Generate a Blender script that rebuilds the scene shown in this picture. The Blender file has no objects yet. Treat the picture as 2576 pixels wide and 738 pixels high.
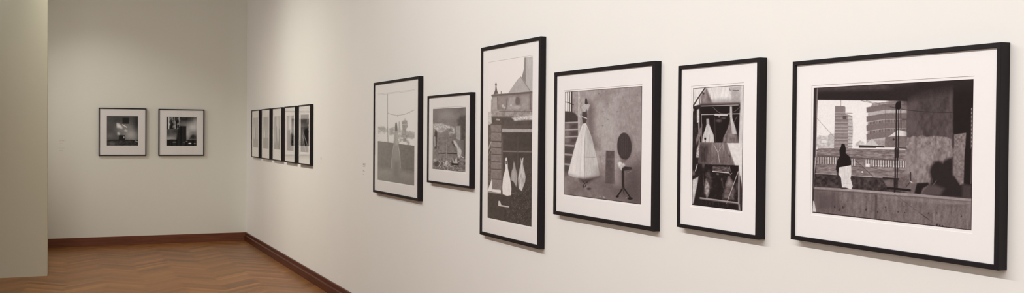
import bpy, bmesh, math, random
import numpy as np
from mathutils import Matrix, Vector

random.seed(7)
SC = bpy.context.scene
COL = SC.collection
SC.view_settings.view_transform = 'Standard'
SC.view_settings.look = 'None'
SC.view_settings.exposure = 0.0
SC.render.film_transparent = False

# ------------------------------------------------------------------ dimensions (metres)
WX = 2.371          # right-hand wall plane
BY = 14.638         # back wall plane
CEIL = 4.5
LX, RY = -5.5, -4.0  # left wall / wall behind the viewer
PX0, PY0 = -0.2105, 11.822   # free end of the partition
BBH = 0.121         # skirting height
DEP = 0.0355        # frame depth

# ------------------------------------------------------------------ materials
def new_mat(name):
    m = bpy.data.materials.new(name); m.use_nodes = True
    nt = m.node_tree
    return m, nt, nt.nodes, nt.links, nt.nodes['Principled BSDF']

def plain(name, col, rough=0.6, spec=0.3, noise=0.0, scale=8.0, bump=0.0, bscale=200.0):
    m, nt, N, L, b = new_mat(name)
    b.inputs['Roughness'].default_value = rough
    b.inputs['Specular IOR Level'].default_value = spec
    b.inputs['Base Color'].default_value = (*col, 1)
    tc = N.new('ShaderNodeTexCoord')
    if noise > 0:
        nz = N.new('ShaderNodeTexNoise'); nz.inputs['Scale'].default_value = scale
        nz.inputs['Detail'].default_value = 5
        L.new(tc.outputs['Object'], nz.inputs['Vector'])
        mp = N.new('ShaderNodeMapRange')
        mp.inputs['To Min'].default_value = 1 - noise; mp.inputs['To Max'].default_value = 1 + noise
        L.new(nz.outputs['Fac'], mp.inputs['Value'])
        mx = N.new('ShaderNodeMix'); mx.data_type = 'RGBA'; mx.blend_type = 'MULTIPLY'
        mx.inputs['Factor'].default_value = 1
        mx.inputs['A'].default_value = (*col, 1)
        L.new(mp.outputs['Result'], mx.inputs['B'])
        L.new(mx.outputs['Result'], b.inputs['Base Color'])
    if bump > 0:
        n2 = N.new('ShaderNodeTexNoise'); n2.inputs['Scale'].default_value = bscale
        L.new(tc.outputs['Object'], n2.inputs['Vector'])
        bp = N.new('ShaderNodeBump'); bp.inputs['Strength'].default_value = bump
        bp.inputs['Distance'].default_value = 0.002
        L.new(n2.outputs['Fac'], bp.inputs['Height']); L.new(bp.outputs['Normal'], b.inputs['Normal'])
    return m

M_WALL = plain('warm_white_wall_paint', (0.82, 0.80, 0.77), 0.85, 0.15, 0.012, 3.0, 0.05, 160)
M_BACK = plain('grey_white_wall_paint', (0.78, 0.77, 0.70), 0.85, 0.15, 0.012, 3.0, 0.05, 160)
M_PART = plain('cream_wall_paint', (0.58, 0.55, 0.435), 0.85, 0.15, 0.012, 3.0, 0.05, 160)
M_DIM = plain('grey_wall_paint', (0.50, 0.48, 0.44), 0.85, 0.15, 0.012, 3.0)
M_CEIL = plain('ceiling_paint', (0.50, 0.48, 0.45), 0.9, 0.1, 0.01, 2.0)
M_FRAME = plain('black_frame_lacquer', (0.015, 0.012, 0.0135), 0.5, 0.2, 0.15, 60)
M_MAT = plain('white_mat_board', (0.87, 0.84, 0.835), 0.9, 0.1, 0.01, 40)
M_FAINT = plain('pale_grey_lettering', (0.66, 0.62, 0.57), 0.8, 0.1, 0.05, 50)
M_MATG = plain('ivory_mat_board', (0.80, 0.775, 0.76), 0.9, 0.1, 0.01, 40)
M_TEXT = plain('grey_lettering', (0.46, 0.43, 0.40), 0.8, 0.1, 0.05, 50)
M_SUB = plain('floor_joint', (0.06, 0.03, 0.018), 0.8, 0.1, 0.1, 20)

def wood_mat(name, dark, light, rough, scale=(1, 1, 1)):
    m, nt, N, L, b = new_mat(name)
    b.inputs['Roughness'].default_value = rough
    tc = N.new('ShaderNodeTexCoord'); mp = N.new('ShaderNodeMapping')
    mp.inputs['Scale'].default_value = scale
    L.new(tc.outputs['Object'], mp.inputs['Vector'])
    b.inputs['Specular IOR Level'].default_value = 0.12
    nz = N.new('ShaderNodeTexNoise'); nz.inputs['Scale'].default_value = 6; nz.inputs['Detail'].default_value = 6
    L.new(mp.outputs['Vector'], nz.inputs['Vector'])
    cr = N.new('ShaderNodeValToRGB')
    cr.color_ramp.elements[0].position = 0.3; cr.color_ramp.elements[0].color = (*dark, 1)
    cr.color_ramp.elements[1].position = 0.7; cr.color_ramp.elements[1].color = (*light, 1)
    L.new(nz.outputs['Fac'], cr.inputs['Fac']); L.new(cr.outputs['Color'], b.inputs['Base Color'])
    return m
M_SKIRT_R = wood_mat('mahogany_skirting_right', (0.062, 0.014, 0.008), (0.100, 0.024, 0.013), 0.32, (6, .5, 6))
M_SKIRT_B = wood_mat('mahogany_skirting_back', (0.135, 0.050, 0.028), (0.195, 0.074, 0.042), 0.38, (.5, 6, 6))

def floor_mat():
    m, nt, N, L, b = new_mat('oak_herringbone_parquet')
    at = N.new('ShaderNodeAttribute'); at.attribute_name = 'plank'
    uv = N.new('ShaderNodeUVMap')
    mp = N.new('ShaderNodeMapping'); mp.inputs['Scale'].default_value = (2.0, 26, 1)
    L.new(uv.outputs['UV'], mp.inputs['Vector'])
    nz = N.new('ShaderNodeTexNoise'); nz.inputs['Scale'].default_value = 1.6; nz.inputs['Detail'].default_value = 5
    L.new(mp.outputs['Vector'], nz.inputs['Vector'])
    mr = N.new('ShaderNodeMapRange'); mr.inputs['To Min'].default_value = 0.78; mr.inputs['To Max'].default_value = 1.22
    L.new(nz.outputs['Fac'], mr.inputs['Value'])
    mx = N.new('ShaderNodeMix'); mx.data_type = 'RGBA'; mx.blend_type = 'MULTIPLY'
    mx.inputs['Factor'].default_value = 1
    L.new(at.outputs['Color'], mx.inputs['A']); L.new(mr.outputs['Result'], mx.inputs['B'])
    L.new(mx.outputs['Result'], b.inputs['Base Color'])
    b.inputs['Roughness'].default_value = 0.30
    b.inputs['Specular IOR Level'].default_value = 0.09
    b.inputs['Specular Tint'].default_value = (1.0, 0.8, 0.55, 1)
    return m
M_FLOOR = floor_mat()

def glass_mat():
    # thin picture glass: clear pane with the reflectance of its two faces
    m, nt, N, L, b = new_mat('picture_glass')
    N.remove(b); out = N['Material Output']
    geo = N.new('ShaderNodeNewGeometry')
    dot = N.new('ShaderNodeVectorMath'); dot.operation = 'DOT_PRODUCT'
    L.new(geo.outputs['Incoming'], dot.inputs[0]); L.new(geo.outputs['Normal'], dot.inputs[1])
    def mth(op, a, bb=None):
        n = N.new('ShaderNodeMath'); n.operation = op
        for i, v in enumerate((a, bb)):
            if v is None: continue
            if isinstance(v, (int, float)): n.inputs[i].default_value = v
            else: L.new(v, n.inputs[i])
        return n.outputs[0]
    c = mth('ABSOLUTE', dot.outputs['Value'])
    p = mth('POWER', mth('SUBTRACT', 1.0, c), 5.0)
    R = mth('ADD', mth('MULTIPLY', p, 0.986), 0.014)
    R2 = mth('DIVIDE', mth('MULTIPLY', R, 2.0), mth('ADD', R, 1.0))
    tr = N.new('ShaderNodeBsdfTransparent'); gl = N.new('ShaderNodeBsdfGlossy')
    gl.inputs['Roughness'].default_value = 0.0
    gl.inputs['Color'].default_value = (1, 1, 1, 1)
    mix = N.new('ShaderNodeMixShader')
    L.new(R2, mix.inputs['Fac']); L.new(tr.outputs[0], mix.inputs[1]); L.new(gl.outputs[0], mix.inputs[2])
    L.new(mix.outputs[0], out.inputs['Surface'])
    return m
M_GLASS = glass_mat()

def print_mat():
    m, nt, N, L, b = new_mat('photographic_print')
    at = N.new('ShaderNodeAttribute'); at.attribute_name = 'tone'
    L.new(at.outputs['Color'], b.inputs['Base Color'])
    b.inputs['Roughness'].default_value = 0.8
    b.inputs['Specular IOR Level'].default_value = 0.1
    return m
M_PRINT = print_mat()

# ------------------------------------------------------------------ object helpers
def link(name, me, mat, parent=None):
    o = bpy.data.objects.new(name, me); COL.objects.link(o)
    if mat is not None and not me.materials: me.materials.append(mat)
    if parent is not None: o.parent = parent
    return o

def box_mesh(name, x0, x1, y0, y1, z0, z1):
    bm = bmesh.new()
    vs = [bm.verts.new((x, y, z)) for x in (x0, x1) for y in (y0, y1) for z in (z0, z1)]
    for f in ((0,1,3,2), (4,6,7,5), (0,4,5,1), (2,3,7,6), (0,2,6,4), (1,5,7,3)):
        bm.faces.new([vs[i] for i in f])
    bmesh.ops.recalc_face_normals(bm, faces=bm.faces)
    me = bpy.data.meshes.new(name); bm.to_mesh(me); bm.free()
    return me

def struct(name, me, mat):
    o = link(name, me, mat); o['kind'] = 'structure'
    return o

def extrude_profile(name, prof, origin, along, out, length):
    """prof: (distance out from the wall, height) points, closed polygon"""
    bm = bmesh.new()
    A = Vector(along); O = Vector(out); org = Vector(origin)
    r0 = [bm.verts.new(org + O * a + Vector((0, 0, h))) for a, h in prof]
    r1 = [bm.verts.new(org + O * a + Vector((0, 0, h)) + A * length) for a, h in prof]
    n = len(prof)
    for i in range(n): bm.faces.new((r0[i], r0[(i+1) % n], r1[(i+1) % n], r1[i]))
    bm.faces.new(r0[::-1]); bm.faces.new(r1)
    bmesh.ops.recalc_face_normals(bm, faces=bm.faces)
    me = bpy.data.meshes.new(name); bm.to_mesh(me); bm.free()
    return me

# ------------------------------------------------------------------ the room
T = 0.2
struct('wall_right', box_mesh('wall_right', WX, WX+T, RY, BY+T, 0, CEIL), M_WALL)
struct('wall_back', box_mesh('wall_back', LX, WX, BY, BY+T, 0, CEIL), M_BACK)
struct('wall_left', box_mesh('wall_left', LX-T, LX, RY, BY+T, 0, CEIL), M_DIM)
struct('wall_behind', box_mesh('wall_behind', LX, WX, RY-T, RY, 0, CEIL), M_DIM)
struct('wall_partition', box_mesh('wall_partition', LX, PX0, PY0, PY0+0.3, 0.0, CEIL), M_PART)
struct('ceiling', box_mesh('ceiling', LX-T, WX+T, RY-T, BY+T, CEIL, CEIL+T), M_CEIL)

def floor():
    W, n = 0.075, 7
    c = math.sqrt(.5)
    bm = bmesh.new(); uvl = bm.loops.layers.uv.new('UVMap'); cl = bm.loops.layers.float_color.new('plank')
    x0, x1, y0, y1 = LX, WX, RY, BY
    base = np.array((0.232, 0.098, 0.030))
    g = 0.0004
    def to_world(p, q): return ((p - q) * c * W, (p + q) * c * W)
    K = int(22 / W)
    for band in range(-12, 12):
        for k in range(-K, K):
            for hv in (0, 1):
                if hv == 0: a, b, w, h = k + band*2*n, k, n, 1
                else: a, b, w, h = k - 1 + band*2*n, k, 1, n
                X, Y = to_world(a + w/2, b + h/2)
                if not (x0-.4 < X < x1+.4 and y0-.4 < Y < y1+.4): continue
                e = g / W
                cs = [(a+e, b+e), (a+w-e, b+e), (a+w-e, b+h-e), (a+e, b+h-e)]
                vs = [bm.verts.new((*to_world(p, q), 0.0)) for p, q in cs]
                f = bm.faces.new(vs)
                t = random.gauss(0, 1)
                col = base * (1 + 0.155*max(-2, min(2, t))) * np.array((1, 1+random.uniform(-.05, .05), 1+random.uniform(-.09, .09)))
                ou, ov = random.uniform(0, 50), random.uniform(0, 50)
                L_ = n*W
                uvs = [(0, 0), (L_, 0), (L_, W), (0, W)] if hv == 0 else [(0, 0), (0, W), (L_, W), (L_, 0)]
                for lp, (u, v) in zip(f.loops, uvs):
                    lp[uvl].uv = (u+ou, v+ov); lp[cl] = (*col, 1)
    for co, no in (((x0,0,0),(-1,0,0)), ((x1,0,0),(1,0,0)), ((0,y0,0),(0,-1,0)), ((0,y1,0),(0,1,0))):
        bmesh.ops.bisect_plane(bm, geom=bm.verts[:]+bm.edges[:]+bm.faces[:], plane_co=co, plane_no=no, clear_outer=True)
    for f in bm.faces: f.material_index = 0
    bmesh.ops.recalc_face_normals(bm, faces=bm.faces)
    if sum(f.normal.z for f in bm.faces) < 0: bmesh.ops.reverse_faces(bm, faces=bm.faces)
    vs = [bm.verts.new(p) for p in ((x0,y0,-.002),(x1,y0,-.002),(x1,y1,-.002),(x0,y1,-.002))]
    f = bm.faces.new(vs); f.material_index = 1
    me = bpy.data.meshes.new('floor'); bm.to_mesh(me); bm.free()
    me.materials.append(M_FLOOR); me.materials.append(M_SUB)
    struct('floor', me, None)
floor()

# skirting: a thin upper board standing on a slightly thicker lower one
PR = [(0, 0), (0.030, 0), (0.030, 0.072), (0.026, 0.078), (0.017, 0.082), (0.017, BBH-0.003), (0.014, BBH), (0, BBH)]
PB = [(0, 0), (0.022, 0), (0.022, BBH-0.004), (0.018, BBH), (0, BBH)]
struct('baseboard_right', extrude_profile('baseboard_right', PR, (WX, RY, 0), (0, 1, 0), (-1, 0, 0), BY-RY-0.022), M_SKIRT_R)
struct('baseboard_back', extrude_profile('baseboard_back', PB, (LX, BY, 0), (1, 0, 0), (0, -1, 0), WX-LX), M_SKIRT_B)

# ------------------------------------------------------------------ the painter for the photographic prints
def homog(src, dst):
    A = []; B = []
    for (x, y), (u, v) in zip(src, dst):
        A += [[x, y, 1, 0, 0, 0, -u*x, -u*y], [0, 0, 0, x, y, 1, -v*x, -v*y]]; B += [u, v]
    h = np.linalg.solve(np.array(A, float), np.array(B, float))
    return np.append(h, 1).reshape(3, 3)

def vnoise(x, y, seed):
    xi = np.floor(x).astype(np.int64); yi = np.floor(y).astype(np.int64)
    fx = x - xi; fy = y - yi
    fx = fx*fx*(3-2*fx); fy = fy*fy*(3-2*fy)
    def h(a, b):
        n = (a*374761393 + b*668265263 + seed*974711) & 0x7fffffff
        n = ((n ^ (n >> 13)) * 1274126177) & 0x7fffffff
        return ((n ^ (n >> 16)) & 0xffff) / 65535.0
    return (h(xi, yi)*(1-fx) + h(xi+1, yi)*fx)*(1-fy) + (h(xi, yi+1)*(1-fx) + h(xi+1, yi+1)*fx)*fy

class Art:
    """Grey-tone picture drawn over a grid; coordinates are those of the study sketch of the print
    (a slanted quadrilateral), which the homography maps on to the flat rectangular sheet."""
    def __init__(s, quad, nx, ny, base, seed=1):
        s.nx, s.ny, s.seed = nx, ny, seed
        H = homog([(0, 0), (1, 0), (0, 1), (1, 1)], quad)       # sheet uv -> sketch
        u, v = np.meshgrid(np.linspace(0, 1, nx), np.linspace(0, 1, ny))
        w = H[2,0]*u + H[2,1]*v + 1
        s.U, s.V = u, v
        s.X = (H[0,0]*u + H[0,1]*v + H[0,2]) / w
        s.Y = (H[1,0]*u + H[1,1]*v + H[1,2]) / w
        s.g = np.full(u.shape, float(base))
        s.o = (0, 0, 1)
    def at(s, x0, y0, k): s.o = (x0, y0, k)
    def P(s, pts):
        x0, y0, k = s.o
        return np.array([(x0 + x/k, y0 + y/k) for x, y in pts])
    def _sd(s, pts, closed):
        d = np.full(s.g.shape, 1e9)
        n = len(pts)
        inside = np.zeros(s.g.shape, bool)
        for i in range(n if closed else n-1):
            a = pts[i]; b = pts[(i+1) % n]
            ab = b - a; L2 = max(ab @ ab, 1e-9)
            t = np.clip(((s.X-a[0])*ab[0] + (s.Y-a[1])*ab[1]) / L2, 0, 1)
            d = np.minimum(d, (s.X-a[0]-t*ab[0])**2 + (s.Y-a[1]-t*ab[1])**2)
            if closed:
                c = (a[1] > s.Y) != (b[1] > s.Y)
                with np.errstate(divide='ignore', invalid='ignore'):
                    xx = (b[0]-a[0])*(s.Y-a[1])/(b[1]-a[1]) + a[0]
                inside ^= c & (s.X < xx)
        d = np.sqrt(d)
        return np.where(inside, -d, d) if closed else d
    def blend(s, m, g): s.g = s.g*(1-m) + g*m
    def mask(s, pts, feather=0.6):
        return np.clip(0.5 - s._sd(s.P(pts), True)/(2*feather), 0, 1)
    def fill(s, pts, g, feather=0.6, a=1.0, noise=0, sc=6, sy=None, seed=0):
        m = s.mask(pts, feather)*a
        if noise: g = g + noise*s.nz(sc, sy, seed)
        s.blend(m, g)
    def line(s, pts, w, g, a=1.0, soft=0.5):
        d = s._sd(s.P(pts), False); r = w/s.o[2]/2
        s.blend(np.clip((r + soft - d)/(2*soft), 0, 1)*min(1, a), g)
    def ell(s, cx, cy, rx, ry, g, feather=0.12, a=1.0, rot=0.0):
        (c,) = s.P([(cx, cy)]); k = s.o[2]
        dx, dy = s.X-c[0], s.Y-c[1]
        cr, sr = math.cos(rot), math.sin(rot)
        r = np.hypot((dx*cr+dy*sr)/(rx/k), (-dx*sr+dy*cr)/(ry/k))
        s.blend(np.clip((1 + feather - r)/(2*feather), 0, 1)*a, g)
    def blob(s, cx, cy, rx, ry, g, a=0.7):
        (c,) = s.P([(cx, cy)]); k = s.o[2]
        s.blend(a*np.exp(-(((s.X-c[0])/(rx/k))**2 + ((s.Y-c[1])/(ry/k))**2)), g)
    def nz(s, sc, sy=None, seed=0):
        sy = sy or sc
        r = np.zeros(s.g.shape); amp = 1
        for o in range(3):
            r += amp*(vnoise(s.X*2**o/sc, s.Y*2**o/sy, s.seed*31+seed*7+o)-.5)*2; amp *= .55
        return r/1.4
    def grain(s, amp, sc, sy=None, seed=3, pts=None, feather=2):
        m = 1 if pts is None else s.mask(pts, feather)
        s.g = s.g + amp*s.nz(sc, sy, seed)*m
    def border(s, w, g):
        (x0, x1, y0, y1) = (0, s.nx-1, 0, s.ny-1)
        k = max(1, int(round(w)))
        s.g[:k] = g; s.g[-k:] = g; s.g[:, :k] = g; s.g[:, -k:] = g
    def albedo(s, E=1.0, R=0.08, refl=0.3, tint=0.9):
        """linear paint value that gives the wanted grey under light E behind glass of reflectance R"""
        g = np.clip(s.g, 18, 250)/255.0
        lin = np.where(g <= .04045, g/12.92, ((g+.055)/1.055)**2.4)
        a = (lin - R*refl)/(E*(1-R)**2)
        a = np.clip(a, 0.012, 0.86)
        t = np.clip(a/0.5, 0, 1)          # warm-purple blacks, neutral lights
        t = t**.8
        rgb = np.stack([a*(1+tint*(.30-.27*t)), a*(1-tint*(.10-.08*t)), a*(1-tint*(.08-.055*t))], -1)
        return rgb

#ART_START
# ---- large picture: terrace with office blocks
def art_terrace():
    s = Art([(2047.8,221.6),(2449.7,199.2),(2044,535.7),(2445.3,580.6)], 430, 380, 52, 1)
    A = (2035,190,3.69); B = (2240,190,3.69); C = (2035,380,3.514); D = (2240,380,3.514)
    s.at(*A)
    s.fill([(84,224),(830,236),(1000,240),(1000,690),(60,690)], 224)
    s.grain(5, 3)
    # hazy far houses
    s.fill([(78,575),(100,553),(130,560),(175,560),(200,538),(240,542),(240,668),(66,668)], 188, 1, noise=26, sc=4)
    s.fill([(120,600),(165,598),(165,625),(120,625)], 214); s.fill([(182,560),(205,542),(232,560),(230,640),(182,640)], 178, noise=18, sc=3)
    s.fill([(435,630),(480,602),(515,620),(530,660),(430,660)], 190, 1, noise=25, sc=4)
    # slim tower
    s.fill([(247,285),(335,285),(343,297),(341,360),(405,374),(412,500),(402,680),(236,678)], 132, noise=10, sc=3)
    s.fill([(370,375),(406,378),(411,500),(401,680),(366,678)], 178, noise=22, sc=3)
    s.fill([(247,285),(325,285),(322,345),(246,345)], 122)
    s.line([(300,232),(300,286)], 4, 120)
    for i, y in enumerate((346,373,404,437,469,502,533,563,594,626,657)):
        s.line([(244,y),(366,y+1)], 4, 176); s.line([(366,y+3),(405,y+5)], 5, 118)
        s.fill([(246,y+5),(366,y+6),(366,y+14),(246,y+13)], 112)
    s.fill([(318,373),(352,375),(352,408),(318,405)], 84)
    # office block with dark bands
    s.fill([(592,262),(690,248),(812,240),(990,245),(990,300),(560,320)], 150, noise=20, sc=3)
    s.fill([(553,300),(830,262),(990,264),(990,640),(540,640)], 170, noise=14, sc=3)
    for y, dk in ((0,0), (86,0), (171,1), (255,1)):
        s.fill([(536,297+y*.97),(716,264+y),(990,262+y),(990,319+y),(712,319+y),(538,346+y)], 112, noise=6, sc=3)
        if dk:
            s.fill([(556,344+y-84+4),(712,322+y-84+2),(990,322+y-84),(990,348+y-86),(714,350+y-86),(554,374+y-86)], 92)
            for x in range(566, 980, 14):
                t = max(0, 1-(x-556)/156)
                s.line([(x,324+y-84+22*t),(x,346+y-84+22*t)], 4, 176, .8)
    s.fill([(712,262),(716,262),(716,640),(711,640)], 96, a=.6)
    s.fill([(538,602),(700,598),(990,600),(990,660),(538,660)], 150, noise=18, sc=3)
    # tent, tank, pipes
    s.fill([(513,656),(588,587),(656,656)], 192); s.line([(588,587),(590,656)], 3, 130)
    s.fill([(735,572),(830,505),(900,520),(960,575)], 206)
    s.fill([(712,572),(830,560),(960,566),(960,672),(708,668)], 112, noise=12, sc=4); s.ell(790,595,10,10,60)
    s.fill([(468,647),(705,656),(705,674),(468,672)], 58)
    s.fill([(625,666),(820,678),(960,682),(960,694),(625,682)], 216)
    # carved parapet
    s.fill([(84,672),(330,676),(830,690),(990,700),(990,1000),(60,1000)], 120, 1, noise=34, sc=9, sy=2.2)
    s.line([(84,690),(990,716)], 6, 92, .6); s.line([(84,712),(990,740)], 5, 150, .5)
    s.line([(75,395),(330,672)], 3, 120)
    s.line([(485,234),(830,310)], 4, 96); s.line([(535,236),(830,296)], 4, 96)
    s.at(*C)
    s.fill([(80,36),(775,78),(775,90),(80,50)], 88, noise=12, sc=6)
    for x0, x1, y0 in ((86,250,52),(385,422,70),(508,545,76),(552,900,78)):
        x = x0
        while x < x1:
            yy = y0 + (x-x0)*.03
            if x > 560: s.ell(x+2,yy+50,6,7,225,.4,.9)
            s.line([(x,yy+4),(x,yy+56)], 9, 206 if x > 170 else 160, .85)
            s.line([(x+11,yy),(x+11,yy+62)], 6, 78, .8); x += 22
    s.fill([(505,112),(542,114),(541,142),(504,140)], 224)
    s.ell(475,186,8,8,215); s.line([(410,78),(570,226)], 4, 62)
    # dark hedge / wall and beam
    s.fill([(56,200),(772,247),(900,255),(900,380),(46,330)], 62, noise=22, sc=7)
    s.line([(60,199),(262,210)], 4, 200, .8); s.line([(380,218),(772,243)], 4, 205, .8)
    s.fill([(660,260),(750,252),(752,330),(700,330)], 100, 2, noise=14, sc=6)
    # sill and concrete face
    s.fill([(52,319),(300,332),(772,366),(1440,422),(1440,900),(30,900)], 108, 1, noise=16, sc=5, sy=26)
    s.grain(9, 3, None, 5, [(52,345),(1440,440),(1440,900),(30,900)])
    s.fill([(52,319),(300,332),(772,366),(1440,422),(1440,442),(772,386),(300,350),(52,338)], 152, noise=12, sc=8)
    s.line([(52,343),(772,392),(1440,450)], 7, 84, .7)
    s.fill([(45,350),(250,362),(300,545),(60,535)], 78, 14, a=.7)
    s.fill([(590,392),(606,394),(604,605),(588,600)], 62, 2, a=.75)
    s.fill([(40,440),(50,450),(68,545),(34,545)], 196)
    s.fill([(52,200),(78,0),(60,-10),(44,330)], 172, 1, noise=22, sc=3)
    for x, y in ((232,495),(305,500),(508,520),(612,540),(683,500),(685,530),(270,520)): s.ell(x,y,5,12,52,.4)
    # cloaked bust
    s.fill([(243,150),(262,200),(300,320),(345,335),(290,335),(262,300)], 56, 1.5)
    s.fill([(272,-8),(284,-30),(292,-60),(306,-66),(320,-58),(330,-20),(328,20),(365,52),(377,92),(376,130),(272,147),(264,205),(243,165),(243,138),(256,80),(277,48)], 36)
    s.fill([(270,146),(376,126),(379,200),(371,245),(391,312),(379,342),(332,324),(296,322),(287,240),(264,203)], 208, noise=10, sc=4, sy=8)
    s.line([(345,150),(352,240)], 4, 170, .7); s.line([(300,285),(372,292)], 4, 178, .7); s.line([(318,150),(322,250)], 3, 185, .7)
    # right-hand side: pillar
    s.at(*B)
    s.fill([(158,190),(590,60),(590,760),(150,760)], 74, 2, noise=16, sc=8, sy=14)
    s.fill([(158,200),(240,180),(240,560),(158,575)], 92, 12, a=.7)
    s.fill([(240,90),(560,70),(480,250),(250,220)], 62, 18, a=.6)
    s.fill([(155,572),(185,578),(215,560),(250,572),(300,552),(340,574),(400,560),(470,566),(530,572),(568,590),(585,760),(140,760)], 126, 1.6, noise=30, sc=5, sy=9)
    s.at(*D)
    s.fill([(140,-20),(556,-20),(560,330),(720,420),(160,380),(120,240),(145,120)], 122, 3, noise=28, sc=6, sy=12)
    s.fill([(140,60),(185,20),(185,370),(140,330)], 132, 5, noise=14, sc=5)
    s.fill([(250,0),(330,-10),(350,120),(260,100)], 150, 8, a=.5, noise=25, sc=4)
    s.fill([(75,240),(180,200),(190,375),(60,350)], 100, 3, noise=14, sc=5)
    s.at(*B)
    s.fill([(586,62),(800,30),(800,800),(586,800)], 40, 3)
    s.fill([(594,548),(706,533),(694,760),(590,760)], 116, 1, noise=26, sc=5)
    s.line([(758,305),(752,760)], 9, 112, .7); 
    for y in range(310, 740, 38): s.ell(757,y,5,9,170,.4,.7)
    # ceiling beam, in shadow
    s.at(*A)
    s.fill([(46,100),(820,60),(915,55),(915,240),(820,235),(84,228)], 46, 1)
    s.fill([(900,50),(1570,-10),(1570,110),(1250,150),(1060,170),(960,215),(900,238)], 47, 16)
    s.fill([(80,104),(820,66),(1000,60),(960,125),(820,132),(84,146)], 72, 5, noise=8, sc=8)
    s.at(*B)
    s.fill([(152,238),(200,190),(270,130),(360,90),(300,70),(0,80),(0,235)], 48, 12)
    s.line([(0,290),(90,308),(160,322),(330,338),(572,345)], 4, 44)
    # poles
    s.line([(58,262),(56,760)], 13, 44); s.line([(80,262),(76,760)], 9, 40)
    s.fill([(48,285),(52,262),(70,240),(100,238),(102,300),(84,320),(50,310)], 38)
    s.line([(98,320),(102,490)], 8, 60)
    s.fill([(110,400),(158,402),(158,412),(110,412)], 70); s.line([(70,672),(150,676)], 12, 70)
    s.at(*D)
    s.line([(46,-20),(46,240)], 13, 46); s.line([(68,-20),(62,330)], 10, 42)
    s.line([(-60,240),(76,248)], 14, 50); s.line([(-20,328),(60,336),(182,348)], 20, 40); s.line([(44,250),(40,362)], 14, 44)
    s.line([(182,190),(184,270)], 8, 46); s.line([(184,270),(140,320)], 7, 60); s.line([(178,268),(196,282)], 8, 190)
    # shadowy bust
    s.fill([(350,185),(362,135),(398,92),(432,84),(466,106),(482,84),(520,64),(556,58),(556,210),(620,300),(690,310),(700,420),(300,400),(330,330),(352,300),(362,250)], 46, 4)
    s.fill([(268,388),(300,330),(350,304),(400,300),(480,335),(440,400)], 78, 5)
    s.line([(410,262),(378,306)], 6, 108, .7); s.line([(378,244),(370,282)], 4, 100, .7)
    s.fill([(210,374),(235,286),(340,280),(345,300),(292,330),(268,388)], 40, 2)
    s.fill([(184,292),(222,284),(236,288),(214,376),(186,362)], 98, 2)
    s.fill([(556,-20),(662,-20),(654,292),(620,300),(560,210)], 116, 2, noise=22, sc=5)
    s.fill([(662,-20),(722,-20),(718,302),(652,292)], 38, 1); s.line([(722,0),(716,290)], 7, 108, .7)
    s.fill([(640,296),(720,310),(718,424),(640,410)], 66, 4)
    # sill again in front of these
    s.fill([(-60,364),(60,368),(270,384),(718,425),(718,446),(270,406),(-60,384)], 142, noise=12, sc=8)
    s.line([(-60,392),(270,412),(718,452)], 6, 96, .7)
    s.fill([(-60,400),(718,456),(718,480),(500,470),(200,440),(-60,410)], 134, 4, a=.6, noise=20, sc=6)
    s.fill([(480,480),(640,478),(700,474),(620,492),(540,500)], 84, 3, a=.6)
    s.line([(40,384),(280,562)], 3, 70, .8); s.line([(280,562),(342,606)], 6, 58); s.line([(342,606),(420,660)], 3, 80, .8)
    for x, y, r in ((415,655,9),(440,660,6),(465,668,8),(412,550,5),(632,578,5),(72,540,5),(130,546,4),(340,552,5)): s.ell(x,y,r,r*1.2,50,.5)
    s.at(*A)
    s.fill([(40,100),(86,98),(70,760),(34,760)], 52); s.line([(80,122),(74,400),(66,760)], 5, 150)
    s.at(0,0,1)
    s.line([(2047,534),(2445,579.6)], 1.6, 34); s.line([(2449.2,199),(2445,580)], 1.4, 34)
    s.line([(2047.8,221.6),(2044,535.7)], 1.2, 34); s.line([(2047.8,222),(2449.7,199.6)], 1.2, 38)
    s.grain(5, 1.6)
    return s

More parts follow.
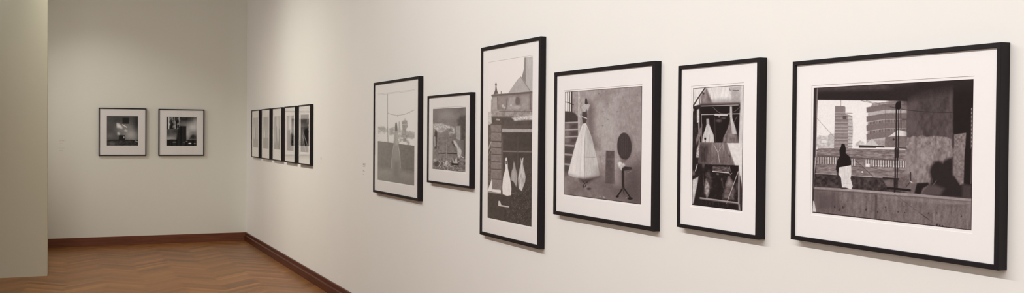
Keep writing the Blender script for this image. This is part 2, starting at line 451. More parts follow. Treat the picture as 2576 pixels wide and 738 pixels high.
# ---- dressmaker's dummy in a white skirt
def art_skirt():
    s = Art([(1421.7,231.4),(1615.9,217.2),(1420,489.4),(1613.6,515.7)], 230, 320, 147, 2)
    A = (1415,210,4.614); B = (1415,360,4.614)
    s.grain(13, 14); s.grain(10, 5); 
    s.at(*A)
    s.blob(520,520,150,340,164,.8); s.blob(860,300,150,500,132,.6); s.blob(320,140,110,70,150,.6)
    s.grain(9, 3, 9, 8)
    s.fill([(400,170),(430,100),(520,80),(640,90),(560,130),(540,210),(500,270),(480,180),(420,190)], 118, 8, a=.6, noise=14, sc=4)
    for x, y in ((420,120),(470,490),(520,240),(870,140),(470,330),(530,420),(350,580),(640,330)): s.ell(x,y,10,7,108,.6,.7)
    # window and stair
    s.fill([(28,98),(116,92),(116,330),(28,322)], 222)
    for x in (62,86): s.line([(x,94),(x+2,330)], 8, 66)
    s.line([(110,92),(110,332)], 14, 60); s.line([(28,214),(70,222),(130,248)], 8, 58); s.line([(32,98),(30,320)], 5, 70)
    s.fill([(28,322),(116,330),(150,345),(182,390),(182,470),(28,480)], 72, 2)
    s.fill([(26,466),(182,446),(184,740),(26,760)], 104, 2)
    for y in (452,534,618,712):
        s.fill([(28,y+16),(120,y+20),(80,y+74),(28,y+74)], 126, 5, a=.7)
        s.fill([(95,y+18),(182,y+14),(182,y+72),(95,y+74)], 76, 6)
        s.line([(30,y+4),(184,y-2)], 15, 160)
    s.at(*B)
    s.fill([(22,0),(150,0),(110,380),(22,390)], 92, 3)
    for y in (26,132,246):
        s.fill([(24,y+22),(130-y*.2,y+26),(120-y*.2,y+92),(24,y+92)], 78, 6)
        s.line([(24,y-2),(138-y*.2,y+6)], 20, 150)
    s.at(*A)
    s.fill([(182,94),(200,93),(212,250),(208,520),(186,640),(184,400)], 178, 1, noise=14, sc=3)
    s.fill([(200,180),(232,170),(228,330),(222,480),(204,520)], 150, 2, noise=26, sc=3)
    # shadow on the wall
    s.fill([(300,215),(340,250),(368,300),(352,430),(362,600),(420,740),(330,740),(285,420)], 98, 12)
    s.fill([(225,262),(262,238),(296,236),(322,248),(303,300),(276,334),(234,328)], 172, 1.2, noise=10, sc=4)
    s.fill([(262,238),(266,182),(276,166),(286,178),(298,240),(280,244)], 72)
    s.fill([(233,330),(270,330),(284,300),(290,400),(272,462),(240,468),(228,390)], 76, 1.2)
    s.line([(232,388),(284,406)], 8, 222)
    # skirt
    sk = [(236,470),(274,462),(300,520),(345,640),(368,740),(397,860),(430,1045),(428,1075),(340,1102),(254,1112),(120,1086),(72,1062),(68,1035),(145,738),(168,655),(198,575)]
    s.fill(sk, 208, .8, noise=7, sc=3, sy=20)
    s.fill([(262,480),(300,520),(345,640),(368,740),(397,860),(430,1045),(428,1075),(340,1102),(256,1112)], 186, 1, noise=8, sc=3, sy=20)
    s.fill([(290,520),(345,640),(365,730),(300,640)], 150, 4, a=.6)
    s.line([(250,480),(262,740),(258,1110)], 4, 120, .9)
    s.line([(232,520),(205,1090)], 4, 176, .7); s.line([(220,600),(150,1080)], 3, 186, .7); s.line([(290,560),(345,1090)], 4, 160, .7); s.line([(275,480),(240,740),(225,1000)], 6, 226, .6)
    s.line([(264,856),(382,858)], 6, 116); s.line([(190,630),(345,640)], 3, 178, .7); s.line([(150,850),(262,856)], 3, 186, .6)
    s.line([(78,1050),(140,1072),(256,1092),(340,1080),(424,1056)], 3, 170, .8)
    # floor
    s.at(*B)
    s.fill([(20,360),(70,375),(200,420),(430,410),(520,440),(640,500),(920,470),(920,730),(20,730)], 118, 10, noise=14, sc=9)
    s.fill([(430,440),(920,430),(920,730),(600,700)], 92, 30, a=.8)
    s.fill([(20,470),(110,440),(60,560),(20,590)], 136, 12, a=.6); s.fill([(130,540),(230,440),(200,560),(100,600)], 98, 10, a=.5)
    s.fill([(196,412),(260,420),(430,395),(340,440),(300,470),(215,450)], 72, 5)
    s.line([(236,440),(262,470),(292,455)], 10, 58); s.line([(262,470),(246,492),(250,514),(268,508),(276,484)], 8, 56); s.ell(312,532,26,14,74,.4)
    s.fill([(508,93),(606,96),(612,480),(498,470)], 86, 1.5, noise=7, sc=5); s.line([(508,94),(606,97)], 5, 64)
    s.fill([(512,180),(606,182),(606,200),(512,200)], 98, 2)
    s.fill([(410,300),(498,320),(498,460),(430,420)], 108, 14, a=.6); s.fill([(612,200),(690,330),(690,500),(612,480)], 150, 10, a=.6)
    # round mirror on a stand
    s.fill([(720,300),(930,150),(930,700),(740,560)], 86, 26, a=.75)
    s.at(0,0,1)
    s.ell(1574.5,370,19,34,98,.18,.6); s.ell(1571.5,369,18.2,34.5,70,.05,1,-.05)
    for x in (1563,1568,1574,1579): s.line([(x,345),(x+.5,394)], 1.2, 92, .5)
    s.at(*B)
    s.fill([(640,236),(690,205),(712,225),(730,262),(700,300),(688,322),(655,275)], 206, 1.5, noise=22, sc=4)
    s.fill([(668,205),(720,190),(740,225),(700,240)], 110, 2)
    s.fill([(690,330),(698,292),(728,276),(806,284),(812,310),(720,326),(722,520),(692,520)], 52, 1)
    s.fill([(730,300),(930,250),(930,700),(820,660),(735,540),(735,360)], 84, 22, a=.75)
    s.line([(800,330),(760,350)], 8, 130, .7)
    s.line([(708,515),(672,575),(636,626)], 18, 54); s.line([(712,520),(760,590),(800,650)], 17, 58); s.line([(700,520),(720,600)], 12, 70); s.ell(790,648,30,14,50,.3); s.ell(640,624,18,12,50,.3)
    for x, y in ((440,622),(480,628),(490,634),(745,640)): s.ell(x,y,10,6,165,.5,.7)
    s.at(0,0,1)
    s.g = 5 + s.g*.985
    s.line([(1420,489),(1613.6,515.2)], 1.8, 44); s.line([(1615.7,217.5),(1613.4,515.7)], 1.5, 50); s.line([(1421.7,231.8),(1616,217.6)], 1.2, 60); s.line([(1421.8,231.4),(1420.2,489)], 1.0, 70)
    s.grain(6, 1.6)
    return s

# ---- dresses in a stone window, roof and dome above
def art_dome():
    s = Art([(1229.5,157.6),(1340.8,143.4),(1227.6,547.6),(1337.9,572)], 170, 440, 226, 3)
    A = (1220,130,3.208); B = (1220,350,3.208)
    s.grain(4, 3)
    s.at(*A)
    s.fill([(320,40),(400,30),(400,330),(366,328),(298,214),(316,150)], 166, .8, noise=8, sc=5, sy=18)
    s.fill([(320,50),(333,50),(332,262),(298,212),(316,145)], 122, 1)
    s.fill([(186,338),(232,272),(268,222),(290,206),(330,262),(370,328)], 156, .8, noise=8, sc=5)
    s.line([(290,206),(370,328)], 5, 112)
    s.fill([(52,392),(60,352),(78,336),(106,344),(200,340),(400,326),(400,500),(50,500)], 116, 1, noise=12, sc=6)
    s.line([(60,352),(110,348),(200,345),(400,333)], 16, 88)
    s.fill([(60,368),(102,366),(102,470),(58,470)], 148, 2, noise=8, sc=5)
    s.fill([(118,372),(165,368),(170,440),(120,450)], 126, 3)
    s.fill([(200,368),(246,364),(244,470),(176,470)], 146, 3, noise=10, sc=5)
    s.fill([(292,364),(356,358),(356,474),(296,474)], 140, 3, noise=10, sc=5)
    s.ell(266,404,18,36,92,.2); s.ell(262,452,28,16,156,.4); s.ell(212,434,7,10,180,.4); s.ell(146,438,9,12,176,.4); s.ell(160,452,12,8,170,.4)
    s.line([(102,366),(106,470)], 5, 86); s.line([(182,368),(170,470)], 5, 92); s.line([(366,350),(370,480)], 8, 96)
    s.fill([(84,308),(86,275),(82,262),(90,244),(98,262),(94,278),(99,310),(110,338),(70,340)], 82); s.line([(132,320),(132,345)], 6, 90)
    # cornice and broken masonry
    s.fill([(54,470),(400,478),(400,540),(52,530)], 134, 1.5, noise=24, sc=5)
    s.line([(120,482),(400,490)], 7, 98); s.line([(54,524),(230,528)], 6, 100)
    s.fill([(52,525),(230,530),(400,556),(400,640),(60,640)], 74, 2, noise=10, sc=6)
    s.fill([(96,540),(126,545),(120,556),(90,552)], 150, 1)
    s.fill([(220,536),(300,528),(400,518),(400,556),(320,556),(240,562)], 176, 2, noise=44, sc=3)
    s.fill([(135,600),(400,596),(400,625),(135,620)], 80, 2)
    s.fill([(134,622),(400,632),(400,656),(134,650)], 152, 1, noise=12, sc=4)
    s.fill([(132,650),(400,656),(400,1200),(132,1200)], 66, 1, noise=6, sc=8)
    # left: sky, ruins, banded column
    s.fill([(20,480),(52,482),(52,590),(20,590)], 178, 1, noise=20, sc=4)
    s.fill([(20,588),(56,585),(60,1200),(20,1200)], 84, 2, noise=22, sc=4)
    s.fill([(52,582),(136,586),(140,1120),(56,1110)], 112, 1.2, noise=12, sc=4)
    s.line([(136,586),(140,1120)], 8, 80)
    for y in (584,648,722): s.line([(52,y),(136,y+4)], 9, 74)
    s.at(*B)
    for y in (18,66,122,182,242,322): s.line([(58,y),(136,y+6)], 8, 78); s.line([(60,y+12),(134,y+16)], 5, 130, .6)
    s.line([(28,84),(52,22)], 9, 150); s.line([(30,130),(52,80)], 6, 120)
    # window bars
    s.line([(142,100),(400,110)], 11, 104); s.line([(268,-20),(268,380)], 6, 78); s.line([(145,-20),(145,400)], 6, 84)
    # foreground
    s.fill([(20,425),(130,440),(220,440),(400,400),(400,800),(20,800)], 62, 3, noise=8, sc=6)
    s.line([(24,425),(80,432),(130,444)], 9, 132); s.line([(140,450),(260,436)], 5, 96)
    s.fill([(22,422),(60,318),(60,420)], 212)
    s.fill([(232,200),(236,188),(244,200),(249,235),(263,290),(263,340),(256,392),(236,350),(208,330),(219,260),(230,235)], 146, 1, noise=14, sc=2.5, sy=10)
    s.fill([(290,155),(299,180),(304,160),(313,154),(309,205),(321,260),(331,310),(326,352),(300,424),(276,404),(270,320),(281,250),(292,205)], 170, 1, noise=34, sc=2, sy=12)
    s.fill([(168,155),(180,151),(186,200),(188,240),(206,320),(217,400),(213,455),(182,462),(146,446),(142,390),(150,310),(168,240),(164,200)], 206, .8, noise=9, sc=2.5, sy=12)
    s.fill([(168,178),(182,178),(183,205),(170,206)], 92, .8); s.ell(236,186,6,9,92,.4)
    s.fill([(112,500),(124,500),(136,534),(200,546),(196,554),(110,540)], 186, .8)
    m = s.mask([(220,430),(330,380),(360,200),(385,180),(385,720),(190,690),(170,600)], 8)
    n = s.nz(1.6, 1.6, 21); n2 = s.nz(2.4, 2.4, 22)
    s.g = s.g + m*np.clip(n-.15, 0, 1)*50 - m*np.clip(n2-.1, 0, 1)*10
    s.g = 20 + s.g*.93
    s.grain(5, 1.6)
    return s

# ---- wedding dresses in a shuttered front
def art_shop():
    s = Art([(1744.5,222.8),(1871.8,213.7),(1741.2,516),(1867.5,531.1)], 180, 380, 46, 4)
    A = (1730,200,4.34); B = (1730,365,4.34)
    s.grain(8, 7)
    s.at(*A)
    s.fill([(55,100),(620,60),(610,270),(150,275),(55,300)], 210, 1, noise=16, sc=4, sy=16)
    s.fill([(140,190),(212,98),(240,180),(278,268),(150,280)], 128, 2, noise=18, sc=4, sy=12); s.fill([(205,110),(240,180),(278,268),(230,262)], 78, 4, a=.7)
    s.line([(196,92),(120,200),(60,300)], 14, 66); s.line([(175,100),(60,270)], 6, 224)
    s.ell(175,155,12,12,64,.4); s.line([(130,200),(136,270)], 9, 90)
    s.fill([(462,84),(595,70),(585,250),(492,256)], 172, 3, noise=16, sc=5); s.line([(500,122),(560,120)], 8, 92); s.line([(462,100),(470,125)], 8, 110)
    s.fill([(300,225),(440,215),(580,225),(580,280),(150,290)], 140, 7, a=.7)
    s.fill([(140,268),(582,252),(585,286),(140,298)], 66, 3)
    s.fill([(140,292),(575,280),(560,700),(150,700)], 44, 1)
    s.fill([(60,300),(130,280),(150,300),(110,760),(50,760)], 50, 2, noise=14, sc=4)
    s.line([(150,294),(555,280)], 9, 158); s.line([(155,386),(575,374)], 9, 176); s.line([(306,386),(430,390)], 22, 186)
    s.line([(280,305),(330,352),(370,374),(430,376),(520,350),(578,298)], 4, 116)
    s.fill([(583,110),(618,80),(604,760),(556,760),(572,380),(578,320)], 196, 1.5, noise=12, sc=4, sy=14)
    s.fill([(104,335),(130,322),(132,470),(104,476)], 192, 1, noise=18, sc=3)
    s.line([(126,476),(130,700)], 10, 190); s.line([(155,390),(158,690)], 5, 140); s.ell(68,335,6,14,190,.4)
    s.fill([(92,660),(128,560),(166,490),(152,600),(100,710)], 116, 1.5, noise=24, sc=3)
    s.line([(300,420),(306,680)], 5, 76); s.ell(345,452,30,16,104,.5,.7); s.ell(395,425,26,10,96,.5,.7); s.ell(348,410,7,9,130,.4)
    s.fill([(208,432),(236,430),(240,495),(262,550),(288,612),(294,692),(160,692),(168,622),(195,545),(210,490)], 190, 1, noise=16, sc=3, sy=12)
    s.fill([(208,432),(236,430),(238,490),(211,492)], 150, 1, a=.7); s.ell(195,650,11,13,40,.2); s.line([(195,660),(195,690)], 6, 44); s.line([(238,600),(242,690)], 4, 130, .7)
    s.fill([(470,430),(495,425),(502,480),(528,530),(548,620),(552,692),(386,692),(392,640),(442,530)], 112, 1.2, noise=24, sc=3, sy=10)
    s.line([(395,640),(470,500)], 4, 150, .7); s.line([(415,600),(545,590)], 5, 150, .7); s.line([(545,400),(505,480)], 4, 120)
    s.fill([(466,295),(488,298),(491,420),(522,520),(538,596),(490,596),(478,500),(464,400)], 184, 1, noise=14, sc=3)
    # panel under the sill
    s.fill([(120,690),(556,692),(600,740),(598,940),(120,930)], 118, 1, noise=30, sc=3, sy=22)
    s.at(*B)
    s.fill([(120,-10),(240,0),(230,210),(120,210)], 66, 8, noise=14, sc=3, sy=14)
    s.fill([(230,90),(430,100),(500,200),(520,228),(210,214)], 92, 10, a=.7, noise=14, sc=3)
    s.fill([(432,-20),(604,-20),(596,480),(574,340),(522,226)], 208, 1.5, noise=10, sc=5); s.line([(452,110),(462,130)], 12, 60); s.line([(458,125),(454,220)], 4, 96)
    s.line([(290,0),(335,85),(352,195)], 5, 178); s.line([(385,0),(335,85)], 4, 165)
    s.fill([(52,200),(230,214),(560,228),(556,690),(50,690)], 44, 2, noise=14, sc=4)
    s.fill([(275,234),(458,240),(458,300),(275,290)], 84, 1.5, noise=34, sc=2.5); s.line([(275,290),(450,306)], 8, 216); s.line([(460,240),(470,290)], 5, 140)
    s.fill([(470,230),(556,228),(556,300),(510,330),(475,300)], 34, 2)
    s.fill([(94,138),(104,40),(130,-8),(126,140)], 170, 1.5, noise=50, sc=2.5); s.line([(88,286),(108,212)], 9, 186)
    s.fill([(55,384),(120,348),(112,410),(62,655),(50,655)], 186, 1.5, noise=16, sc=5); s.ell(66,310,16,24,130,.5,.7)
    s.ell(175,220,16,30,92,.5,.8); s.line([(170,310),(178,440)], 6, 84)
    s.fill([(198,390),(206,372),(228,410),(242,452),(240,520),(212,580),(186,520),(188,440)], 140, 3, noise=46, sc=3.5)
    s.fill([(205,320),(230,280),(262,340),(262,470),(235,400)], 78, 5, noise=16, sc=4)
    s.ell(330,318,16,10,120,.4,.7); s.ell(372,378,6,14,104,.5,.6); s.line([(380,380),(392,470)], 12, 70, .7)
    s.line([(455,304),(470,326),(486,308)], 6, 130)
    s.fill([(455,350),(490,396),(516,500),(512,600),(388,586),(400,500),(425,430)], 92, 4, noise=22, sc=4)
    s.fill([(455,350),(496,432),(440,450),(424,432)], 130, 4, noise=14, sc=3); s.ell(540,450,14,40,88,.5,.7)
    s.line([(555,292),(405,696)], 7, 176)
    s.fill([(556,296),(572,300),(568,660),(552,650)], 158, 1); s.fill([(574,345),(598,480),(590,700),(568,650)], 62, 2)
    s.line([(140,580),(330,604),(552,634)], 15, 150); s.line([(140,592),(552,648)], 6, 96)
    s.fill([(50,650),(140,600),(552,656),(600,720),(600,760),(50,700)], 46, 2, noise=18, sc=2.5, sy=16); s.fill([(556,648),(572,650),(578,716),(560,712)], 140, 1)
    s.at(0,0,1); s.g = 7 + s.g*.975
    s.line([(1744.5,223.1),(1871.8,214)], 1.6, 50); s.line([(1871.5,213.7),(1867.2,531)], 1.5, 46)
    s.line([(1744.7,222.8),(1741.4,516)], 1.1, 60); s.line([(1741.2,515.8),(1867.5,530.8)], 1.5, 44)
    s.grain(6, 1.5)
    return s

# ---- ruined courtyard
def art_ruin():
    s = Art([(1089.4,274.9),(1172,270),(1089,425.4),(1171.8,433.2)], 150, 250, 126, 5)
    s.grain(10, 8); s.at(1080,262,4.15)
    s.blob(190,110,90,60,148,.8); s.blob(60,130,50,80,112,.6); s.blob(320,60,60,50,104,.6)
    s.fill([(298,160),(330,120),(390,110),(390,720),(352,640),(346,380),(328,380),(326,228),(300,228)], 98, 4, noise=10, sc=5)
    s.fill([(38,204),(130,203),(200,224),(262,246),(272,300),(228,332),(215,330),(192,262),(150,290),(120,306),(82,285),(38,250)], 168, 2, noise=34, sc=3)
    s.fill([(190,262),(236,250),(246,290),(200,290)], 120, 3); s.fill([(38,250),(80,290),(60,330),(38,330)], 140, 5, noise=20, sc=3)
    s.fill([(38,320),(240,330),(285,360),(292,540),(38,560)], 124, 8, noise=14, sc=5)
    s.fill([(280,230),(325,228),(326,382),(284,356)], 154, 1.2, noise=8, sc=5)
    s.fill([(328,380),(362,380),(362,560),(338,520)], 116, 2)
    s.line([(110,352),(284,356)], 4, 98, .7)
    s.fill([(54,330),(58,300),(66,272),(76,274),(84,304),(84,340),(80,466),(58,466)], 82, 1.2); s.line([(60,345),(62,440)], 9, 172)
    s.ell(98,450,10,14,92,.5,.7)
    s.line([(186,350),(184,600)], 6, 150, .8); s.line([(100,515),(160,516)], 9, 80); s.line([(198,516),(292,518)], 9, 80)
    s.line([(95,500),(290,503)], 4, 150, .6); s.line([(92,450),(96,590)], 4, 104, .7); s.line([(292,440),(292,560)], 4, 104, .7)
    s.fill([(234,400),(252,380),(278,430),(268,450)], 88, 2)
    s.fill([(252,378),(276,384),(302,430),(342,490),(326,572),(302,552),(292,462),(258,410)], 178, 1.5, noise=16, sc=3)
    s.fill([(38,575),(390,570),(390,730),(38,700)], 122, 8, noise=52, sc=3.5)
    s.fill([(150,640),(185,585),(200,600),(190,650)], 176, 2, noise=20, sc=3); s.ell(75,630,22,30,84,.5); s.ell(60,590,20,16,170,.5,.8)
    s.fill([(238,560),(268,605),(275,575),(290,560),(300,626),(262,624)], 172, 1.2); s.fill([(236,618),(312,622),(308,640),(240,636)], 66, 1.2)
    s.fill([(318,640),(345,550),(366,580),(352,700),(310,690)], 128, 3, noise=26, sc=3); s.line([(340,545),(358,560)], 8, 180)
    s.at(0,0,1); s.line([(1089,425.2),(1171.8,433)], 1.3, 70); s.line([(1089.4,275.1),(1172,270.2)], 1, 96)
    s.grain(6, 1.5)
    return s

# ---- roof terrace with a standing gown
def art_roof():
    s = Art([(951.6,238.3),(1044.3,229.1),(950.5,452.6),(1042,467.8)], 170, 330, 206, 6)
    s.grain(3, 3); s.at(940,220,2.896)
    s.fill([(30,285),(60,282),(90,292),(118,300),(145,288),(160,296),(205,310),(260,318),(305,325),(305,440),(30,402)], 168, 2, noise=36, sc=4)
    s.fill([(33,340),(90,330),(150,352),(150,400),(33,395)], 196, 4, noise=18, sc=4)
    s.fill([(118,305),(145,292),(150,345),(120,350)], 138, 3, noise=16, sc=3); s.fill([(36,290),(75,284),(92,318),(36,310)], 150, 3, noise=14, sc=4)
    s.fill([(206,252),(214,244),(230,240),(246,244),(252,290),(240,304),(238,350),(262,330),(302,345),(302,370),(200,366),(212,304),(208,290)], 134, 1.4, noise=14, sc=3)
    s.line([(230,228),(230,246)], 4, 140); s.line([(210,272),(250,270)], 4, 166)
    s.fill([(183,252),(193,246),(200,330),(180,334)], 152, 1.5); s.fill([(252,330),(300,340),(300,372),(252,366)], 150, 4, a=.7)
    s.fill([(216,366),(240,362),(240,400),(216,396)], 134, 1.5, noise=18, sc=3); s.fill([(265,380),(300,384),(300,425),(265,420)], 204, 2); s.fill([(190,400),(238,404),(238,418),(190,412)], 206, 2)
    s.line([(36,53),(302,26)], 3, 116); s.line([(103,47),(103,300)], 4, 122); s.line([(103,290),(106,402)], 6, 128)
    s.line([(103,186),(130,198),(175,206),(230,198),(270,180),(304,166)], 4, 138); s.line([(176,206),(176,214)], 4, 130); s.line([(266,180),(266,192)], 3, 150)
    s.fill([(28,394),(150,412),(305,434),(305,730),(28,700)], 108, .8, noise=6, sc=5)
    s.fill([(28,596),(150,600),(305,632),(305,730),(28,700)], 126, 7, noise=5, sc=5)
    s.fill([(28,640),(305,680),(305,730),(28,700)], 112, 8, a=.6)
    s.line([(28,394),(150,411),(305,433)], 4, 96)
    s.fill([(157,290),(161,262),(168,257),(173,268),(175,300),(178,400),(192,480),(198,590),(194,668),(130,652),(130,560),(134,520),(147,430),(155,330)], 128, 2)
    s.fill([(160,330),(174,330),(178,420),(160,420)], 150, 3)
    s.line([(149,420),(140,470),(134,520),(131,590)], 3, 158, .85); s.line([(179,425),(186,460),(193,510),(197,590)], 3.5, 162, .85)
    s.fill([(148,540),(184,540),(190,668),(140,655)], 104, 6, a=.7)
    s.fill([(158,292),(161,262),(168,258),(174,292),(174,318),(158,318)], 96, 1.2)
    s.grain(4, 1.5)
    return s

# ---- the two dark square still lifes on the end wall
def art_smoke():
    s = Art([(269,291.6),(347.5,292.4),(269,366.8),(347.5,366.8)], 120, 120, 66, 7)
    s.at(230,255,4.92)
    s.blob(490,410,100,90,138,.95); s.blob(440,320,70,60,112,.7); s.blob(250,260,70,80,74,.8); s.blob(230,430,60,40,96,.7); s.blob(560,250,40,120,40,.8); s.blob(320,230,90,40,52,.6)
    s.fill([(384,205),(461,205),(461,276),(384,276)], 26, .6)
    s.blob(360,345,64,60,120,.7)
    s.fill([(312,272),(330,268),(350,284),(382,318),(378,340),(350,330),(318,326),(310,300)], 190, 2.2, a=.9, noise=24, sc=3)
    s.fill([(318,384),(340,380),(356,398),(346,422),(322,416)], 158, 2, a=.85, noise=20, sc=3)
    s.fill([(404,362),(420,348),(448,362),(440,380),(412,376)], 165, 1.8, a=.85, noise=20, sc=3)
    s.fill([(350,350),(392,356),(396,400),(356,400)], 100, 3, a=.6)
    s.line([(384,290),(436,320)], 10, 205); s.ell(490,288,6,6,60)
    s.fill([(190,492),(250,478),(340,476),(420,480),(500,478),(580,488),(580,560),(190,560)], 48, 1, noise=14, sc=3)
    s.line([(195,494),(250,484),(340,480)], 7, 24); s.blob(260,525,50,22,96,.7); s.line([(540,488),(578,504)], 9, 150, .8); s.line([(410,482),(578,486)], 6, 26)
    s.fill([(342,422),(416,422),(416,484),(338,484)], 22, 1); s.ell(402,446,8,14,140,.4)
    s.line([(575,185),(575,480)], 10, 70, .7)
    s.grain(5, 1.5)
    return s

def art_block():
    s = Art([(418.6,294),(494.4,294.6),(418.6,367.4),(494.4,367.4)], 120, 120, 92, 8)
    s.at(380,255,4.92)
    s.blob(420,215,120,40,34,.9); s.blob(520,320,70,60,168,.9); s.blob(450,390,40,70,150,.8); s.blob(560,205,40,20,60,.5); s.blob(545,260,30,60,150,.6)
    s.blob(300,370,70,40,52,.9); s.blob(230,460,70,24,140,.8); s.blob(210,380,30,40,60,.8)
    s.fill([(188,190),(366,190),(362,342),(188,342)], 60, 1, noise=95, sc=3, sy=6)
    s.line([(221,192),(221,342)], 9, 205); s.line([(200,192),(202,342)], 16, 44); s.line([(290,196),(300,330)], 10, 150, .7); s.line([(350,196),(352,310)], 12, 130, .7)
    s.fill([(335,345),(362,310),(430,310),(432,492),(312,492)], 24, 2.5)
    s.fill([(362,310),(430,310),(432,492),(350,492)], 22, .7)
    s.fill([(476,468),(492,425),(520,410),(556,425),(566,470)], 50, 2.5); s.blob(510,395,30,16,110,.7)
    s.fill([(186,484),(250,474),(340,480),(566,478),(566,560),(186,560)], 22, 1, noise=12, sc=2)
    s.ell(480,522,18,8,205,.4); s.ell(290,508,24,10,78,.5); s.ell(408,514,12,5,84,.5); s.ell(540,522,12,5,120,.5); s.ell(440,494,14,4,110,.5)
    s.grain(5, 1.5)
    return s

# ---- the row of five square prints beside the corner (unit-square coordinates x100)
def art_row(k):
    s = Art([(0,0),(100,0),(0,100),(100,100)], 110, 112, 150, 10+k)
    s.at(0,0,1)
    s.blob(20,20,40,40,120,.5); s.grain(8, 22); s.grain(5, 6)
    if k == 0:
        s.blob(30,55,20,30,190,.8); s.fill([(0,72),(30,70),(100,74),(100,101),(0,101)], 108, 5)
        s.fill([(40,36),(46,32),(54,36),(56,62),(66,101),(34,101),(40,62)], 104, 2)
    elif k == 1:
        s.blob(30,60,24,22,200,.8); s.blob(50,15,50,20,118,.6); s.fill([(0,66),(100,66),(100,101),(0,101)], 112, 2)
        s.fill([(42,44),(50,38),(56,44),(56,58),(66,101),(36,101),(42,62)], 100, 2)
    elif k == 2:
        s.blob(52,30,22,50,196,.8); s.fill([(0,80),(100,78),(100,101),(0,101)], 108, 6)
        s.fill([(32,34),(38,28),(44,34),(46,60),(58,101),(28,101),(32,60)], 112, 2.5); s.fill([(76,38),(90,34),(92,60),(100,101),(72,101)], 100, 2.5)
    elif k == 3:
        s.blob(48,38,22,50,206,.85); s.blob(92,18,18,40,70,.8); s.fill([(0,84),(100,82),(100,101),(0,101)], 130, 5)
        s.fill([(8,42),(50,40),(52,58),(60,101),(10,101)], 112, 3)
        s.fill([(50,56),(66,50),(84,52),(101,56),(101,84),(48,84)], 46, 3); s.ell(62,62,12,6,110,.5,.6)  # dark block in the print deepens the reflection seen in its glass
    else:
        s.fill([(0,0),(101,0),(101,14),(0,14)], 122, 2); s.fill([(0,14),(101,12),(101,84),(0,84)], 78, 2)
        s.blob(22,58,22,30,150,.7); s.fill([(46,42),(101,36),(101,84),(52,84)], 36, 4)  # print darkened where its glass mirrors the black picture
        s.fill([(0,84),(100,84),(100,101),(0,101)], 128, 2)
        s.line([(24,56),(66,101)], 4, 190, .8, 1.5); s.line([(36,50),(100,90)], 4, 175, .8, 1.5); s.line([(52,62),(100,101)], 3, 165, .7, 1.5)
    return s
#ART_END

# ------------------------------------------------------------------ framed photographs
def ring_mesh(name, w, h, prof, closed):
    """prof: (inset from the outer w x h rectangle whose lower edge is z=0, y)"""
    bm = bmesh.new(); loops = []
    for a, y in prof:
        loops.append([bm.verts.new(p) for p in ((-w/2+a, y, a), (w/2-a, y, a), (w/2-a, y, h-a), (-w/2+a, y, h-a))])
    n = len(loops)
    for i in range(n if closed else n-1):
        A, B = loops[i], loops[(i+1) % n]
        for j in range(4):
            bm.faces.new((A[j], A[(j+1) % 4], B[(j+1) % 4], B[j]))
    bmesh.ops.recalc_face_normals(bm, faces=bm.faces)
    me = bpy.data.meshes.new(name); bm.to_mesh(me); bm.free()
    return me

def rect_ring(name, o0, o1, i0, i1, y0, y1, bev):
    """mat board: outer rectangle o, window i = (x0,x1,z0,z1) with a 45 degree bevel of depth y1-y0"""
    bm = bmesh.new()
    def loop(r, y, g=0): return [bm.verts.new(p) for p in ((r[0]+g, y, r[2]+g), (r[1]-g, y, r[2]+g), (r[1]-g, y, r[3]-g), (r[0]+g, y, r[3]-g))]
    L = [loop(o0, y1), loop(o1, y0), loop(i0, y0), loop(i1, y1, bev)]
    for A, B in zip(L, L[1:]):
        for j in range(4): bm.faces.new((A[j], A[(j+1) % 4], B[(j+1) % 4], B[j]))
    bmesh.ops.recalc_face_normals(bm, faces=bm.faces)
    if sum(f.normal.y*f.calc_area() for f in bm.faces) > 0: bmesh.ops.reverse_faces(bm, faces=bm.faces)
    me = bpy.data.meshes.new(name); bm.to_mesh(me); bm.free()
    return me

def print_mesh(name, art, rect, paper, y, rgb):
    nx, ny = art.nx, art.ny
    x = rect[0] + art.U*(rect[1]-rect[0]); z = rect[3] - art.V*(rect[3]-rect[2])
    co = np.stack([x, np.full_like(x, y), z], -1).reshape(-1, 3)
    col = rgb.reshape(-1, 3)
    idx = np.arange(nx*ny).reshape(ny, nx)
    q = np.stack([idx[1:, :-1], idx[1:, 1:], idx[:-1, 1:], idx[:-1, :-1]], -1).reshape(-1, 4)
    # white paper border
    n0 = nx*ny
    def R(r): return [(r[0], y, r[2]), (r[1], y, r[2]), (r[1], y, r[3]), (r[0], y, r[3])]
    co = np.vstack([co, np.array(R(rect)), np.array(R(paper))])
    col = np.vstack([col, np.full((8, 3), 0.0) + np.array((0.88, 0.845, 0.84))])
    b = []
    for j in range(4):
        k = (j+1) % 4
        b.append((n0+4+j, n0+4+k, n0+k, n0+j))
    q = np.vstack([q, np.array(b)])
    me = bpy.data.meshes.new(name)
    me.vertices.add(len(co)); me.vertices.foreach_set('co', co.astype(np.float32).ravel())
    me.loops.add(q.size); me.loops.foreach_set('vertex_index', q.astype(np.int32).ravel())
    me.polygons.add(len(q)); me.polygons.foreach_set('loop_start', (np.arange(len(q))*4).astype(np.int32))
    me.update(calc_edges=True)
    at = me.attributes.new('tone', 'FLOAT_COLOR', 'POINT')
    at.data.foreach_set('color', np.hstack([col, np.ones((len(col), 1))]).astype(np.float32).ravel())
    me.validate()
    return me

